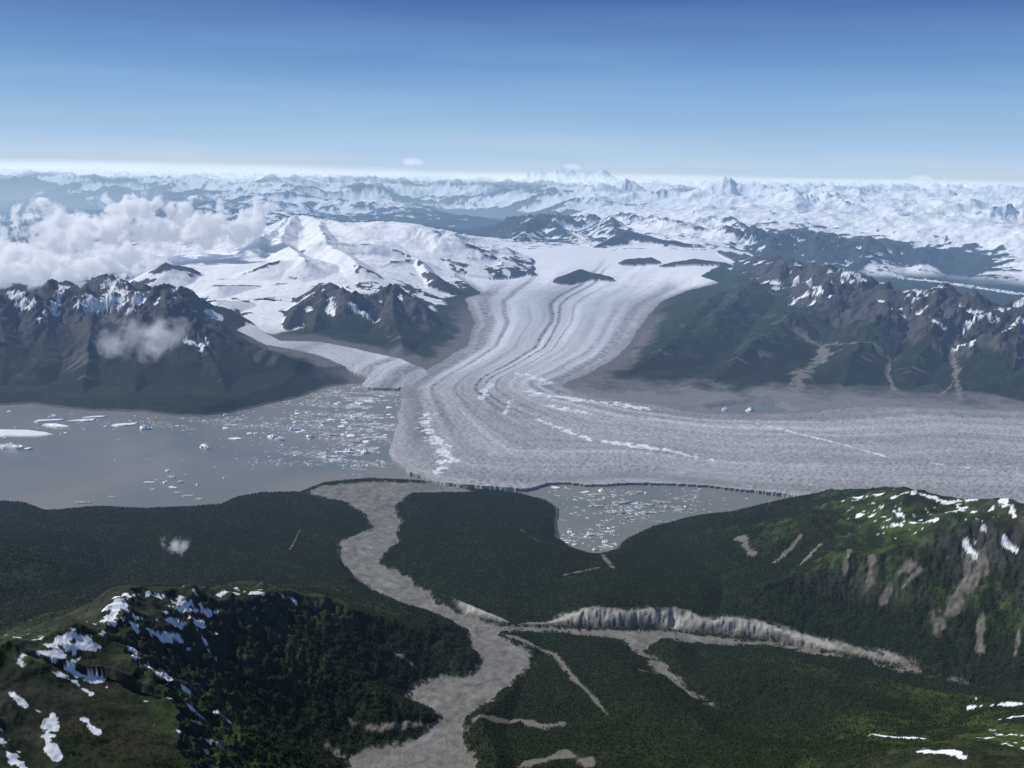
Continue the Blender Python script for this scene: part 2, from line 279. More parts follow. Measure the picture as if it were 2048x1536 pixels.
snowS=strokes([
([(255,1195),(235,1220),(205,1250)],11),([(300,1190),(345,1207),(400,1214)],6),([(330,1240),(400,1245)],6),([(225,1215),(270,1235)],10),([(75,1308),(130,1303),(185,1288)],9),([(100,1292),(150,1274)],7),
([(265,1302),(310,1345),(372,1378)],6),([(140,1345),(200,1360)],6),([(150,1365),(175,1385)],6),([(105,1440),(90,1480),(110,1520)],8),([(0,1485),(45,1536)],7),([(170,1440),(195,1465)],5),([(20,1385),(45,1410)],6),([(440,1193),(520,1186)],4),([(560,1186),(590,1204)],3),([(320,1275),(360,1280)],4),([(160,1320),(140,1340)],4),([(430,1425),(460,1445)],2.5),([(340,1215),(420,1228)],4),([(270,1255),(300,1262)],5),
([(1740,1470),(1850,1478)],4),([(1835,1503),(1925,1512)],6),([(1895,1382),(1950,1398)],4),([(1940,1418),(2040,1410)],3.5),([(1960,1470),(2048,1472)],4),([(1990,1440),(2048,1432)],3.5),
([(1705,994),(1760,990)],4),([(1720,1030),(1760,1015)],4),([(1790,995),(1870,996)],4),([(1880,1004),(1950,999)],5),([(1985,990),(2010,1012)],5),([(2000,1004),(2030,1032)],4),([(2010,1080),(2030,1100)],3),([(1890,1027),(1930,1022)],4),([(1820,1045),(1870,1040)],3.5),([(1950,1040),(1970,1060)],4),([(1790,1025),(1810,1035)],3.5),([(1930,1090),(1950,1110)],2.5),
([(375,684),(400,692)],4),([(410,682),(405,700)],4),([(130,574),(95,625),(80,640)],5),([(20,594),(60,612)],6),([(225,575),(240,600),(170,610)],12),([(280,600),(260,625)],7),
([(1700,550),(1760,566),(1830,586)],10),([(1590,560),(1640,585)],4),([(1590,600),(1630,580)],3),([(1930,660),(1990,640)],4),([(2000,620),(2048,602)],5),([(1910,700),(1930,690)],3),([(1860,640),(1890,660)],3),([(1945,690),(2048,640)],3.5),
([(660,600),(668,630)],4),([(700,610),(760,640)],3),([(1170,488),(1150,468),(1195,455)],9),([(1425,496),(1445,478),(1500,487)],8),([(1770,547),(1850,560),(1950,575),(2060,590)],8)])
scarS=strokes([([(1745,1120),(1735,1160),(1725,1190)],12),([(1820,1125),(1770,1200)],10),([(1962,1125),(1930,1180),(1880,1250)],18),([(1480,1075),(1505,1110)],9),([(1600,1075),(1550,1125)],5),([(1965,1240),(1960,1300)],8),([(1640,1090),(1600,1130)],4),([(2040,1250),(2030,1310)],5),([(1840,1140),(1800,1180)],5),([(1700,1100),(1690,1140)],5),
([(1640,690),(1650,715),(1600,750),(1590,790)],14),([(1600,665),(1650,690),(1760,700)],8),([(1905,690),(1912,750),(1922,800)],6),([(1780,720),(1775,750),(1790,780)],4),([(1920,740),(1880,790)],3),
([(1000,1270),(1060,1288),(1110,1310),(1150,1360),(1190,1400),(1215,1430)],5),([(790,1310),(830,1335)],4),([(950,1440),(1040,1440),(1080,1452),(1120,1450)],8),([(700,1445),(760,1460),(840,1450)],8),([(1060,1530),(1130,1510),(1180,1525)],14),([(580,1100),(600,1060)],1.5),([(1130,1150),(1200,1135)],4),([(1205,1110),(1225,1135)],6),([(1040,1060),(1080,1085)],1.5),([(1280,1340),(1330,1350),(1390,1395)],4),([(660,1490),(720,1530)],12),([(1560,1275),(1620,1290)],7),([(1700,1305),(1800,1325),(1840,1345)],6)])
rockS=strokes([([(1128,558),(1165,546),(1208,553)],13),([(1262,521),(1300,518)],8),([(1340,528),(1390,519),(1440,524)],12),([(1210,490),(1260,474),(1330,484),(1400,494)],9),([(1025,515),(1065,543)],7),([(430,572),(515,573)],6),([(425,602),(490,603)],6),([(335,532),(390,545)],10),([(885,520),(930,530)],6)])
# ------------------------------------------------------------------ colours (real-world albedos)
n1=fbm(X,Y,.5,5,.6,seed=100); n2=fbm(X,Y,.12,4,.6,seed=110); n3=fbm(X,Y,3.,3,.5,seed=120)
def col(c): return np.array(c,f32)
rgb=np.empty(X.shape+(3,),f32)
def mix(c,m):
    global rgb
    m=np.clip(m,0,1)[...,None].astype(f32); rgb=rgb*(1-m)+col(c)*m
rgb[:]=col((.013,.020,.010))
mix((.022,.032,.013),ss(-.1,.4,n1+n2*.5)*.7)
near=ss(9.5,8.2,Y)
alp=ss(.22,.55,h+n1*.25)
mix((.022,.035,.017),alp*(1-.3*near))
mix((.034,.052,.015),alp*near*ss(-.15,.35,n1+n2*.8))
mix((.046,.074,.017),ss(.25,.4,h)*near*ss(.0,.5,n1*.6+n2)*ss(.8,2.2,X))
mix((.042,.036,.025),alp*near*ss(.05,.45,n2-n1)*.65)
rsh=np.where(X>1,.12,0.)
rock=ss(.5,.9,h+n1*.3+ (slb-.4)*.5-rsh)
mix((.045,.046,.048),rock*(1-.7*near)); mix((.092,.089,.086),rock*ss(.05,.45,n2)*(1-.7*near))
mix((.070,.068,.066),ss(.8,1.2,slb+n2*.3)*ss(.2,.4,h)*(1-.7*near))
ch_=ss(.62,.44,gul2*.65+gul*.35+n2*.2)*ss(.3,.5,slb+n1*.2)*ss(.8,.4,h)*ss(.03,.12,rel)*(Y>10)
mix((.13,.12,.108),ch_*.8)
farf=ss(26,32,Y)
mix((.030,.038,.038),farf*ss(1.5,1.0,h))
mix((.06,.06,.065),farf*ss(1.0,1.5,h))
dice=np.clip(floorI,0,9)
trim=ss(.5,.15,dice+n1*.35)*ss(.55,.3,h)*(Y<24)*(Y>12.5)
mix((.125,.117,.11),trim)
flat=ss(.10,.05,h+n1*.03)*ss(2.,1.,dice+n1)*(Y>11.5)*(X>-1)
mix((.18,.176,.172),flat); mix((.12,.116,.108),flat*ss(.1,.4,n1+n2*.4)*.6)
mix((.18,.17,.155),ss(.05,.02,sdLn+n2*.03)*(~ice)*ss(.1,.05,h)*.6)
bl=ss(.14,.08,sdRn+n2*.04)*ss(.18,.36,slb+n2*.2)*bluffz*ss(2.6,1.9,X+n1*1.2)
mix((.38,.365,.335),bl)
mix((.17,.16,.145),ss(.03,.005,sdRn+n2*.05)*(Y<9.6)*(1-bluffz*.8))
mix((.20,.18,.16),ss(1.2,.4,scarS+n2*2.2+n1*1.4)*.75)
icf=ss(.75,.55,S)*ss(17,19,Y)
snv=(h-S)/.22+n1*1.1*(1-.5*icf)+conc/(.0012*R+.01)*1.2-(slb-.45)*1.6*(1-.45*icf)
outr=ridged(X+wx,Y+wy,1.2,6,.62,seed=130)
outc=ss(.57,.65,outr+(slb-.3)*.35-icf*.03)
snv=snv-outc*3.2*ss(.1,.8,h)*(1-farf*.7)*(1-.3*icf)
snow=ss(0,.35,snv)*ss(.3,.5,h)*(~ice)
snow=np.where(Y<9,0,snow)
snow=snow*(1-.95*ss(1.25,.85,rockS+n1*1.2+n2))
snow=np.maximum(snow,ss(1.9,2.4,h)*farf*ss(1.5,.9,slb)*.95)
n4=fbm(X,Y*1.2,.085,3,.6,seed=115)
spk=ss(.40,.50,n4+n1*.55+conc*6)*ss(.46,.62,h+n1*.2)*(Y<9)
snow=np.maximum(snow,spk)
snow=np.maximum(snow,ss(1.2,.95,snowS*.95+n1*1.8+n2*3.6+n4*2.2+fin*3.+.1)*(snowS<2.2))
mix((.80,.82,.85),snow)
# ice
icec=np.empty(X.shape+(3,),f32)
lobe=ss(15.5,12.5,Y)
dirty=col((.355,.36,.372)); clean=col((.50,.52,.55)); neve=col((.80,.82,.85))
m=lobe[...,None]; icec[:]=clean*(1-m)+dirty*m
m=ss(.42,.62,Bs+n1*.06)[...,None]; icec=icec*(1-m)+neve*m
cfw=cf+n3*.018+n1*.002
st0=fbm(cfw*6,Y*.10+X*.05,1.,4,.65,seed=135)
st=fbm(cfw*24,Y*.10+X*.06,1.,5,.7,seed=140)
fc=fbm(X*1.0+Y*.3,Y*1.4,.09,3,.7,seed=155)
amp=ss(.82,.5,Bs)
icec*=(1+ (st0*.62+st*(.12+.42*ss(-.1,.4,st0))+fc*.24)*amp)[...,None]
def moraine(c0,w,s,v0=0,v1=99):
    return ss(w,w*.3,np.abs(cfw-c0+.012*noise(Y*.45,Y*0,seed=int(c0*100))))*s*ss(v0-.5,v0+.5,Y)*ss(v1+1,v1-1,Y)
mor=np.maximum.reduce([moraine(.09,.05,.75,10.8,22),moraine(.20,.022,.7,11.5,24),moraine(.455,.020,.95,12,28),moraine(.505,.013,.9,12,26),moraine(.575,.012,.6,12,22),moraine(.33,.010,.4,12,20),moraine(.80,.03,.5,12,20),moraine(.90,.05,.65,12,23)])
m=(mor*amp*np.clip(.75+1.0*n2+.6*fc,0,1.2))[...,None]; icec=icec*(1-m)+col((.125,.122,.13))*m
m=(ss(.25,.0,crev*.75+crev2*.45-.30)*.42*np.maximum(lobe,.35*amp))[...,None]; icec=icec*(1-m)+col((.15,.15,.16))*m
flow=ss(.0,.35,fbm(cfw*50,Y*.2+X*.14,1.,3,.6,seed=158)); m=(flow*.34*lobe)[...,None]; icec=icec*(1-m)+col((.215,.217,.225))*m
big=ss(-.05,.45,fbm(cfw*9,X*.25+Y*.3,1.,5,.7,seed=160)+n2*.3); m=(big*.45*lobe)[...,None]; icec=icec*(1-m)+col((.205,.205,.213))*m
wh=ss(.30,.62,fbm(X+Y*.4,Y*1.5,.3,4,.7,seed=165)+fc*.3)*ss(.9,.3,cf)*lobe*.42; m=wh[...,None]; icec=icec*(1-m)+col((.62,.64,.67))*m
deb=ss(.86,1.0,cfw+n1*.12+n2*.05)*lobe*.8*(X>.8); m=deb[...,None]; icec=icec*(1-m)+col((.19,.186,.182))*m
edge=(ss(-.30,-.02,sdG +n2*.12+n1*.1)*.7*(Y>13)*(Y<23)*(sdT>0))[...,None]; icec=icec*(1-edge)+col((.17,.162,.158))*edge
whiteS=strokes([([(855,830),(850,855),(880,885),(895,915),(875,945)],7),([(860,880),(885,900),(905,925)],6),([(1210,882),(1270,890),(1330,900),(1420,920)],5),([(1230,888),(1300,898)],7),([(1500,845),(1600,868),(1700,893),(1790,917)],1.8),([(1080,840),(1140,865),(1180,880)],5),([(980,770),(960,800)],5),([(1020,800),(1010,830)],3),([(1850,925),(2000,945)],1.8),([(1070,786),(1130,795),(1210,806),(1280,815)],10),([(1090,812),(1180,826)],6),([(1050,750),(1090,765)],7)])
m=(ss(1.7,.3,whiteS+n2*5.+n1*1.6+fc*2.)*.8)[...,None]; icec=icec*(1-m)+col((.76,.80,.83))*m
m=ice[...,None]; rgb=np.where(m,icec,rgb)
ch=1-np.abs(noise(sdR/.022+n1*1.2+fin*.5,(Y+X*.5)/.55+rag,seed=170)); chm=ss(-.1,.3,noise(X/.2,Y/.5,seed=173))
rv=np.empty(X.shape+(3,),f32); rv[:]=col((.165,.160,.151))
rv*=(1+n2*.45+n1*.25+fin*.55)[...,None]
m=(ss(.86,.97,ch)*.5*chm)[...,None]; rv=rv*(1-m)+col((.27,.28,.28))*m
m=(ss(.6,.3,ch)*.35)[...,None]; rv=rv*(1-m)+col((.11,.11,.105))*m
m=(ss(.1,.45,n1+n2*.5)*.45)[...,None]; rv=rv*(1-m)+col((.08,.08,.062))*m
rgb=np.where(river[...,None],rv,rgb)
rgb=np.clip(rgb*(1+.18*n2[...,None]*(~ice[...,None])),.004,.88)
# ------------------------------------------------------------------ materials
def newmat(name):
    m=bpy.data.materials.new(name); m.use_nodes=True; nt=m.node_tree; nt.nodes.clear(); return m,nt
def mth(nt,op,a,b=None):
    n=nt.nodes.new('ShaderNodeMath'); n.operation=op
    for i,x in enumerate((a,b)):
        if x is None: continue
        if isinstance(x,(int,float)): n.inputs[i].default_value=x
        else: nt.links.new(x,n.inputs[i])
    return n.outputs[0]
def painted_haze_out(nt,shader):
    """painted aerial perspective: bluish glow mixed into the surface, growing with distance"""
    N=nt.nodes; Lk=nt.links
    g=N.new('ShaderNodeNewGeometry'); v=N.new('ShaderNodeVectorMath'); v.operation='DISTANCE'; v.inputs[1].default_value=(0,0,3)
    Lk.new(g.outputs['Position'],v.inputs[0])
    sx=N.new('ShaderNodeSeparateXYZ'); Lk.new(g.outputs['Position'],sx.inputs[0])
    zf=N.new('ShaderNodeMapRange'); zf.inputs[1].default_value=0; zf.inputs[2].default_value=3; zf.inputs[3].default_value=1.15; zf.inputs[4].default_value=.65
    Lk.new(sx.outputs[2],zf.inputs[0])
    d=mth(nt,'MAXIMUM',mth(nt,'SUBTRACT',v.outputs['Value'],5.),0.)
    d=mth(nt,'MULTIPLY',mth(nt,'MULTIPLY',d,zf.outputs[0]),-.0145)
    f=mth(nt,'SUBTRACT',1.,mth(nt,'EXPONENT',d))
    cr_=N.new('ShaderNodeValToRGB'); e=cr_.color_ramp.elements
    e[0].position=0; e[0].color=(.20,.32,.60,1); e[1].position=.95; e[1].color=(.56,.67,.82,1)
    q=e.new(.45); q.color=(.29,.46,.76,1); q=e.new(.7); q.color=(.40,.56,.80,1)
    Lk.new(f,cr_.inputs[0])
    em=N.new('ShaderNodeEmission'); Lk.new(cr_.outputs[0],em.inputs[0])  # airlight colour emitted by the surface itself, no air volume
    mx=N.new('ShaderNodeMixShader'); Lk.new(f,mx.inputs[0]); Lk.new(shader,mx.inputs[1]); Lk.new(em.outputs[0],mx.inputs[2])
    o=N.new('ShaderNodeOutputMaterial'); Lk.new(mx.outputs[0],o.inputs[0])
def terrain_mat(name,rough,nscale,namt,bump):
    m,nt=newmat(name); N=nt.nodes; Lk=nt.links
    b=N.new('ShaderNodeBsdfPrincipled'); b.inputs['Roughness'].default_value=rough
    b.inputs['Specular IOR Level'].default_value=.12
    at=N.new('ShaderNodeAttribute'); at.attribute_name='Col'
    geo=N.new('ShaderNodeNewGeometry')
    nz=N.new('ShaderNodeTexNoise'); nz.inputs['Scale'].default_value=nscale; nz.inputs['Detail'].default_value=4
    Lk.new(geo.outputs['Position'],nz.inputs['Vector'])
    mr=N.new('ShaderNodeMapRange'); mr.inputs[3].default_value=1-namt; mr.inputs[4].default_value=1+namt
    Lk.new(nz.outputs[0],mr.inputs[0])
    vm=N.new('ShaderNodeVectorMath'); vm.operation='SCALE'; Lk.new(at.outputs['Color'],vm.inputs[0]); Lk.new(mr.outputs[0],vm.inputs['Scale'])
    Lk.new(vm.outputs[0],b.inputs['Base Color'])
    bp=N.new('ShaderNodeBump'); bp.inputs['Strength'].default_value=bump; bp.inputs['Distance'].default_value=.01
    Lk.new(nz.outputs[0],bp.inputs['Height']); Lk.new(bp.outputs[0],b.inputs['Normal'])
    painted_haze_out(nt,b.outputs[0]); return m
mat_ground=terrain_mat('ground_cover',.95,40,.45,.4)
mat_ice=terrain_mat('glacier_ice',.6,30,.15,.3)
mat_river=terrain_mat('gravel_bed',.8,45,.2,.2)
COLL=bpy.context.scene.collection
def setp(o,label,cat,kind=None,group=None):
    o['label']=label; o['category']=cat
    if kind: o['kind']=kind
    if group: o['group']=group
def grid_object(name,mask,mat):
    qi,qj=np.nonzero(mask)
    a=qi*NC+qj; quad=np.stack([a,a+1,a+NC+1,a+NC],1).astype(np.int64)
    used=np.zeros(NR*NC,bool); used[quad.ravel()]=True
    mp=np.cumsum(used)-1; quad=mp[quad].astype(np.int32)
    co=np.stack([X.ravel()[used],Y.ravel()[used],h.ravel()[used]],1).astype(f32)
    me=bpy.data.meshes.new(name); me.vertices.add(len(co)); me.vertices.foreach_set('co',co.ravel())
    nq=len(quad); me.loops.add(nq*4); me.loops.foreach_set('vertex_index',quad.ravel())
    me.polygons.add(nq); me.polygons.foreach_set('loop_start',(np.arange(nq)*4).astype(np.int32)); me.polygons.foreach_set('loop_total',np.full(nq,4,np.int32))
    me.polygons.foreach_set('use_smooth',np.ones(nq,bool))
    at=me.attributes.new('Col','FLOAT_COLOR','POINT')
    c=np.ones((len(co),4),f32); c[:,:3]=rgb.reshape(-1,3)[used]; at.data.foreach_set('color',c.ravel())
    me.update(); me.materials.append(mat)
    o=bpy.data.objects.new(name,me); COLL.objects.link(o); return o
iq=ice[:-1,:-1]; rq=river[:-1,:-1]&~iq; g=~(iq|rq)
yq=Y[:-1,:-1]
o=grid_object('glacier',iq,mat_ice); setp(o,'grey striped valley glacier spreading into a crevassed lobe','glacier','structure')
o=grid_object('river_bed',rq,mat_river); setp(o,'braided grey gravel river winding between forested banks','river','structure')
o=grid_object('hills',g&(yq<10.2),mat_ground); setp(o,'dark forested hills with green tops and snow patches','hill','structure')
o=grid_object('mountains',g&(yq>=10.2)&(yq<34),mat_ground); setp(o,'rocky snow-streaked mountains beside the glacier','mountain','structure')
o=grid_object('distant_mountains',g&(yq>=34),mat_ground); setp(o,'hazy blue snow-capped mountain ranges','mountain','structure')
# ------------------------------------------------------------------ water
def water_mat():
    m,nt=newmat('silty_water'); N=nt.nodes; Lk=nt.links
    b=N.new('ShaderNodeBsdfPrincipled'); b.inputs['Roughness'].default_value=.25
    geo=N.new('ShaderNodeNewGeometry'); nz=N.new('ShaderNodeTexNoise'); nz.inputs['Scale'].default_value=.45; nz.inputs['Detail'].default_value=5; nz.inputs['Distortion'].default_value=.8
    Lk.new(geo.outputs['Position'],nz.inputs['Vector'])
    cr_=N.new('ShaderNodeValToRGB'); cr_.color_ramp.elements[0].position=.38; cr_.color_ramp.elements[0].color=(.150,.163,.142,1)
    cr_.color_ramp.elements[1].position=.62; cr_.color_ramp.elements[1].color=(.220,.200,.158,1)
    Lk.new(nz.outputs[0],cr_.inputs[0]); Lk.new(cr_.outputs[0],b.inputs['Base Color'])
    n2_=N.new('ShaderNodeTexNoise'); n2_.inputs['Scale'].default_value=60; n2_.inputs['Detail'].default_value=3
    Lk.new(geo.outputs['Position'],n2_.inputs['Vector'])
    bp=N.new('ShaderNodeBump'); bp.inputs['Strength'].default_value=.12; bp.inputs['Distance'].default_value=.004
    Lk.new(n2_.outputs[0],bp.inputs['Height']); Lk.new(bp.outputs[0],b.inputs['Normal']); painted_haze_out(nt,b.outputs[0]); return m
mw=water_mat()
def sheet(name,x0,x1,y0,y1,label):
    me=bpy.data.meshes.new(name); me.from_pydata([(x0,y0,0),(x1,y0,0),(x1,y1,0),(x0,y1,0)],[],[(0,1,2,3)]); me.materials.append(mw)
    o=bpy.data.objects.new(name,me); COLL.objects.link(o); setp(o,label,'lake','structure')
sheet('lake',-11,-.47,8.2,15.2,'silty grey lake dotted with white icebergs')
sheet('lake.001',-.47,4,7.2,10.5,'small grey lake below the glacier front with floes')
sheet('lake.002',-.47,5,11.4,14.2,'small blue pond along the glacier margin')
# ------------------------------------------------------------------ forest
def mesh_from(name,co,tri,mat,colr=None):
    me=bpy.data.meshes.new(name); me.vertices.add(len(co)); me.vertices.foreach_set('co',co.astype(f32).ravel())
    nq=len(tri); me.loops.add(nq*3); me.loops.foreach_set('vertex_index',tri.astype(np.int32).ravel())
    me.polygons.add(nq); me.polygons.foreach_set('loop_start',(np.arange(nq)*3).astype(np.int32)); me.polygons.foreach_set('loop_total',np.full(nq,3,np.int32))
    if colr is not None:
        at=me.attributes.new('Col','FLOAT_COLOR','POINT'); c=np.ones((len(co),4),f32); c[:,:3]=colr; at.data.foreach_set('color',c.ravel())
    me.update(); me.materials.append(mat); o=bpy.data.objects.new(name,me); COLL.objects.link(o); return o
NT=420000
yy=np.sqrt(rng.random(NT)*(9.8**2-2.9**2)+2.9**2); tx=(rng.random(NT)*2-1)*.63; xx=yy*tx
hh=samp(h,xx,yy); sdr=samp(sdRn,xx,yy); sdl=samp(sdLn,xx,yy); sdg=samp(floorI,xx,yy); nn=samp(n1,xx,yy); n22=samp(n2,xx,yy); sn=samp(snow.astype(f32),xx,yy)
sca=samp(np.clip(scarS,0,9)+n2*1.5,xx,yy); blu=samp(bl.astype(f32),xx,yy)
ok=(sdr>.008+.03*nn)&(sdl>.03)&(sdg>.05)&(sn<.1)&(sca>1.1+nn)&(blu<.3)&(rng.random(NT)<ss(.72,.22,hh+nn*.5+n22*.3))
xx,yy,hh=xx[ok],yy[ok],hh[ok]; K=len(xx)
H=(.0065+.008*rng.random(K))*(1-.35*ss(.3,.6,hh)); Rr=H*(.22+.1*rng.random(K)); a0=rng.random(K)*6.28
NS=5; co=np.zeros((K,NS+1,3))
for s in range(NS):
    a=a0+s*2*np.pi/NS
    co[:,s,0]=xx+np.cos(a)*Rr; co[:,s,1]=yy+np.sin(a)*Rr; co[:,s,2]=hh+H*.05
co[:,NS]=np.stack([xx,yy,hh+H],1)
tri=np.array([(s,(s+1)%NS,NS) for s in range(NS)]); tri=(tri[None]+(np.arange(K)*(NS+1))[:,None,None]).reshape(-1,3)
cc=np.repeat((np.array([[.018,.027,.012]])*(.7+.6*rng.random((K,1)))),NS+1,axis=0)
o=mesh_from('conifer_forest',co.reshape(-1,3),tri,terrain_mat('conifer_foliage',.9,120,.2,0),cc); setp(o,'dense dark green conifer forest covering the valley','forest','stuff')
# ------------------------------------------------------------------ icebergs
def icemat(name,c0,c1,p0,p1,scale,rough):
    m,nt=newmat(name); N=nt.nodes; Lk=nt.links
    b=N.new('ShaderNodeBsdfPrincipled'); b.inputs['Roughness'].default_value=rough
    geo=N.new('ShaderNodeNewGeometry'); nz=N.new('ShaderNodeTexNoise'); nz.inputs['Scale'].default_value=scale; nz.inputs['Detail'].default_value=6
    Lk.new(geo.outputs['Position'],nz.inputs['Vector']); rp=N.new('ShaderNodeValToRGB'); rp.color_ramp.elements[0].color=c0; rp.color_ramp.elements[1].color=c1
    rp.color_ramp.elements[0].position=p0; rp.color_ramp.elements[1].position=p1
    Lk.new(nz.outputs[0],rp.inputs[0]); Lk.new(rp.outputs[0],b.inputs['Base Color']); painted_haze_out(nt,b.outputs[0]); return m
mi=icemat('iceberg_ice',(.52,.63,.63,1),(.82,.84,.83,1),.25,.5,22,.5)
md=icemat('dirty_ice',(.11,.10,.09,1),(.48,.47,.45,1),.38,.62,40,.7)
mbr=icemat('brash_fragments',(.22,.25,.25,1),(.70,.73,.74,1),.38,.62,8,.6)
def berg(w,dpt,hgt,rot,rs,kind):
    n=int(rs.integers(11,18)); a=np.sort(rs.random(n)*.5/n*2*np.pi+np.arange(n)*2*np.pi/n)
    rad=.6+.6*rs.random(n); rad=(rad*1.5+np.roll(rad,1))/2.5
    ox=np.cos(a)*rad*w/2; oy=np.sin(a)*rad*dpt/2
    c,s=math.cos(rot),math.sin(rot)
    tiltx,tilty=(rs.random(2)-.5)*.8
    V=[]
    for f,zz in ((1.05,-.002),(1.0,.12),(.93,.8),(.6,.95),(.28,1.05)):
        jit=.5 if kind=='pinnacle' else .22
        for i in range(n):
            px_,py_=ox[i]*f,oy[i]*f
            z=hgt*zz*(1+ (0 if zz<.2 else (rs.random()-.5)*jit*2+tiltx*px_/w*2+tilty*py_/dpt)) if zz>0 else -.003
            if kind=='pinnacle' and zz>.8: z*=1.+.6*(1-f)
            V.append((px_*c-py_*s,px_*s+py_*c,max(z,.0006) if zz>0 else z))
    V.append((0,0,hgt*(1.4 if kind=='pinnacle' else 1.0)))
    Fc=[]
    for k in range(4):
        for i in range(n):
            j=(i+1)%n; Fc.append((k*n+i,k*n+j,(k+1)*n+j,(k+1)*n+i))
    for i in range(n): Fc.append((4*n+i,4*n+(i+1)%n,5*n))
    return V,Fc
rs=np.random.default_rng(5)
B=[(35,868,170,16,'tab'),(112,852,70,9,'tab'),(95,842,60,6,'tab'),(20,895,60,10,'pin'),(165,842,60,8,'tab'),(190,835,45,6,'tab'),(252,850,52,10,'tab'),(290,858,28,10,'pin'),(105,836,24,6,'pin'),(40,898,50,9,'pin'),(410,895,26,8,'pin'),(415,898,18,6,'pin'),
(545,875,22,9,'pin'),(560,880,20,6,'pin'),(470,878,30,6,'tab'),(700,850,40,9,'dirty'),(660,870,50,9,'dirty'),(705,882,50,14,'dirty'),(620,875,20,8,'pin'),(640,845,30,6,'dirty'),(590,860,26,6,'pin'),(730,905,30,8,'dirty'),(690,905,40,6,'tab'),
(335,942,12,6,'pin'),(345,955,14,6,'pin'),(360,965,12,6,'pin'),(330,965,10,5,'pin'),(395,970,8,4,'pin'),(300,965,24,4,'tab'),(345,975,20,4,'tab'),(305,978,20,5,'dirty'),(355,985,22,5,'dirty'),(165,1005,44,7,'dirty'),(375,992,30,6,'dirty'),(400,998,24,6,'dirty'),(225,993,14,5,'dirty'),
(1140,1065,14,6,'pin'),(1210,1085,16,6,'pin'),(1180,1070,14,5,'pin'),(1150,1090,12,5,'pin'),(1225,1065,12,5,'pin'),(1190,1100,14,5,'pin'),(1110,975,24,6,'tab'),(1135,978,16,5,'dirty'),(1200,990,50,9,'dirty'),(1240,1005,60,10,'dirty'),(1190,1012,40,8,'dirty'),(1225,1025,60,9,'dirty'),(1290,1010,40,8,'dirty'),(1340,1015,60,12,'dirty'),(1300,1025,46,8,'dirty'),(1360,1020,30,9,'dirty'),(1270,985,50,8,'dirty'),(1325,1004,40,8,'dirty'),(1260,1035,30,6,'dirty'),(1130,1040,20,5,'dirty'),(1170,985,24,5,'tab'),(1500,822,20,6,'pin'),(1450,820,16,5,'pin')]
def rnd(n,cu,cv,su,sv,w0,w1,kinds):
    for _ in range(n):
        u=cu+rs.normal()*su; v=cv+rs.normal()*sv; w=w0+(w1-w0)*rs.random()**2.5
        B.append((u,v,w,w*.45,kinds[int(rs.integers(len(kinds)))]))
rnd(70,705,820,55,26,5,17,['tab','dirty','tab','dirty','pin'])
rnd(52,715,870,45,26,6,20,['tab','tab','dirty','pin'])
rnd(26,560,850,70,22,4,14,['pin','tab','tab'])
rnd(16,350,955,60,18,3,8,['pin'])
rnd(14,120,870,90,20,5,15,['pin','tab'])
rnd(26,1175,1080,35,16,4,10,['pin','tab'])
rnd(26,1260,1005,60,16,4,16,['dirty','dirty','dirty','pin'])
for (u,v,w,dp,kd) in B:
    x,y=[float(q) for q in P(u,v,0)]
    if samp(sdLn,np.array([x]),np.array([y]))[0]>-.015 or samp(ice.astype(f32),np.array([x]),np.array([y]))[0]>.01: continue
    ww=w*y/F; dw=max(dp*y/F*2.2,ww*.35); dw=min(dw,ww*1.2)
    hg=min(.025,ww*(.20 if kd=='pin' else .06 if kd=='tab' else .035))
    if kd=='tab' and w>45: hg=.016
    V,Fc=berg(ww,dw,hg,(rs.random()-.5)*.7,rs,'pinnacle' if kd=='pin' else 'tab')
    nm='ice_floe' if kd=='dirty' else 'iceberg'
    me=bpy.data.meshes.new(nm); me.from_pydata(V,[],Fc); me.materials.append(md if kd=='dirty' else mi)
    o=bpy.data.objects.new(nm,me); o.location=(x,y,0); COLL.objects.link(o)
    if kd=='dirty': setp(o,'low dirty grey ice floe drifting on the lake','ice floe',None,'icebergs floating on the lake')
    elif w>60: setp(o,'huge flat white tabular iceberg on the lake','iceberg',None,'icebergs floating on the lake')
    elif kd=='tab': setp(o,'flat-topped white iceberg on the grey lake','iceberg',None,'icebergs floating on the lake')
    else: setp(o,'small jagged white iceberg on the grey lake','iceberg',None,'icebergs floating on the lake')
K=32000
cl=[(725,806,52,20,.36),(745,872,34,32,.26),(640,915,70,9,.06),(500,845,150,9,.09),(640,840,90,25,.10),(1182,1088,36,12,.05),(1260,1008,75,20,.08)]
us=[];vs=[]
for cu,cv,su,sv,fr in cl:
    k=int(K*fr); us.append(cu+rng.normal(size=k)*su); vs.append(cv+rng.normal(size=k)*sv)
us=np.concatenate(us);vs=np.concatenate(vs); bx,by=P(us,vs,0)
jx=noise(bx/.5+by*.3,by/.3,seed=200)+.6*noise(bx/.12,by/.09,seed=201)
ok=(samp(sdLn,bx,by)<-.01)&(samp(ice.astype(f32),bx,by)<.01)&(jx>-.02); bx,by=bx[ok],by[ok]; K=len(bx)
sz=.0025+.011*rng.random(K)**3.5; a0=rng.random(K)*6.28; co=np.zeros((K,6,3))
for s in range(5):
    a=a0+s*1.2566; rr_=sz*(.7+.6*rng.random(K)); co[:,s]=np.stack([bx+np.cos(a)*rr_*1.4,by+np.sin(a)*rr_,np.full(K,.0004)],1)
co[:,5]=np.stack([bx,by,.001+sz*.25],1)
tri=np.array([(s,(s+1)%5,5) for s in range(5)]); tri=(tri[None]+(np.arange(K)*6)[:,None,None]).reshape(-1,3)
o=mesh_from('brash_ice',co.reshape(-1,3),tri,mbr); setp(o,'scattered small white ice fragments on the lake','ice','stuff')
